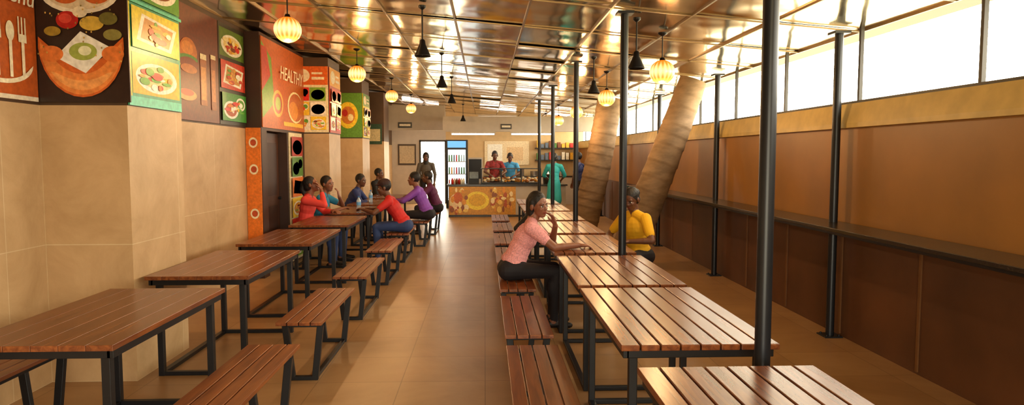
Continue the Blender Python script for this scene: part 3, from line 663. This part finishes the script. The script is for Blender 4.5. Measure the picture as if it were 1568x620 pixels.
person('seated_woman', (.25, 6.4), 0, lean=24, rh=(.62, -.14, .785), rhd=(1, .12, -.05), rn=(0, 0, -1), lh=(.42, -.01, .955), lhd=(-.3, -.12, .95), ln=(-.9, -.3, 0), lpole=(.6, .6, -1), rpole=(-.4, -.6, -.5),
       head=(-48, -4), shirt=c_pink, pants=c_dark, skin='a', hair='long', sleeve=.6, vox=.0065, male=False, curl=.35, tilt=5)
person('seated_girl', (1.68, 7.3), 215, lean=10, rh=(.27, -.16, .72), lh=(.30, .12, .74), rhd=(.8, .5, -.1), lhd=(.8, -.4, -.1), head=(15, -22), shirt=c_yel, pants=c_dark, skin='b', hair='bun', sleeve=.7, vox=.0065, male=False, scale=.97)
person('seated_woman', (-2.62, 9.95), 0, lean=8, rh=(.27, -.08, 1.13), rhd=(-.5, .2, .8), rn=(-1, 0, -.2), rpole=(.6, -.5, -1), lh=(.4, .12, .8), head=(0, 18), shirt=c_coral, pants=c_jean, hair='pony', sleeve=1.7, male=False)
person('seated_man', (-2.62, 10.62), 0, lean=16, rh=(.42, -.1, .8), lh=(.36, .02, .98), lhd=(-.2, 0, 1), ln=(-1, 0, 0), head=(-25, 0), shirt=c_blue, pants=c_jean, sleeve=.6)
person('seated_man', (-2.62, 13.0), 0, lean=26, rh=(.45, -.1, .8), lh=(.45, .1, .8), head=(-20, -5), shirt=c_navy, pants=c_dark, sleeve=1.5, skin='b')
person('seated_man', (-2.5, 15.8), -20, lean=4, rh=(.3, -.1, .62), lh=(.3, .1, .62), head=(10, 0), shirt=c_blk, pants=c_dark, sleeve=1.6, skin='b')
person('seated_man', (-1.23, 10.45), 180, lean=30, rh=(.62, -.1, .8), lh=(.6, .12, .8), head=(8, -8), shirt=c_red, pants=c_jean, sleeve=.6, hair='cap', skin='b')
person('seated_man', (-1.03, 12.3), 175, lean=22, rh=(.58, -.1, .8), lh=(.58, .12, .8), head=(0, 0), shirt=c_purp, pants=c_dark, sleeve=1.6, scale=1.03)
person('seated_man', (-.98, 14.1), 185, lean=18, rh=(.58, -.1, .8), lh=(.55, .12, .8), head=(0, 0), shirt=c_mar, pants=c_dark, sleeve=1.6, skin='b')
person('standing_person', (-1.65, 19.3), -90, False, lean=2, rh=(.12, -.24, .82), lh=(.12, .24, .82), shirt=c_grey, pants=c_dark, sleeve=1.7, skin='b', hair='scarf', scale=1.0)
person('standing_cook', (.28, 19.3), -85, False, lean=6, rh=(.38, -.15, 1.05), lh=(.36, .15, 1.05), head=(0, -15), shirt=c_plaid, pants=c_dark, sleeve=.7, skin='b', scale=1.03)
person('standing_cook', (.74, 19.4), -100, False, lean=8, rh=(.38, -.15, 1.05), lh=(.36, .15, 1.05), head=(10, -25), shirt=c_sky, pants=c_dark, sleeve=.7, skin='b')
person('standing_woman', (1.76, 17.15), 80, False, lean=6, rh=(.36, -.16, 1.0), lh=(.34, .16, 1.0), shirt=c_teal, pants=c_teal, sleeve=1.3, skin='b', hair='bun', male=False, dress=True, scale=.99)
person('standing_man', (2.42, 17.2), 150, False, lean=2, shirt=c_navy, pants=c_dark, sleeve=.7, skin='b')

# ------------------------------------------------------------ light
w = bpy.data.worlds.new('World'); scene.world = w; w.use_nodes = True; nt = w.node_tree; bg = nt.nodes['Background']
tc = nt.nodes.new('ShaderNodeTexCoord'); sp = nt.nodes.new('ShaderNodeSeparateXYZ'); nt.links.new(tc.outputs['Generated'], sp.inputs[0])
r = nt.nodes.new('ShaderNodeValToRGB'); r.color_ramp.elements[0].position = .48; r.color_ramp.elements[0].color = (.5, .42, .25, 1); r.color_ramp.elements[1].position = .51; r.color_ramp.elements[1].color = (1, .91, .72, 1)
ma = nt.nodes.new('ShaderNodeMath'); ma.operation = 'MULTIPLY_ADD'; ma.inputs[1].default_value = .5; ma.inputs[2].default_value = .5
nt.links.new(sp.outputs[2], ma.inputs[0]); nt.links.new(ma.outputs[0], r.inputs['Fac']); nt.links.new(r.outputs['Color'], bg.inputs['Color']); bg.inputs['Strength'].default_value = 15
def portal(name, loc, rot, sx, sy):
    l = bpy.data.lights.new(name, 'AREA'); l.shape = 'RECTANGLE'; l.size = sx; l.size_y = sy; l.cycles.is_portal = True
    o = bpy.data.objects.new(name, l); scene.collection.objects.link(o); o.location = loc; o.rotation_euler = rot
portal('window_portal', (XR+.17, (Y0+Y1)/2, 2.42), (0, math.pi/2, 0), .74, Y1-Y0)
portal('door_portal', (-1.72, Y1+.16, 1.04), (-math.pi/2, 0, 0), .85, 2.08)
portal('fill_opening_portal', (-.1, Y0-.16, 1.15), (math.pi/2, 0, 0), 3.0, 2.3)  # covers the added fill-light opening behind the camera

cam = bpy.data.cameras.new('camera'); co = bpy.data.objects.new('camera', cam); scene.collection.objects.link(co)
co.location = (0, 0, 1.62); co.rotation_euler = (math.radians(90-3.96), 0, math.radians(-2.31)); cam.sensor_width = 36; cam.lens = 23.88; cam.clip_start = .05
scene.camera = co
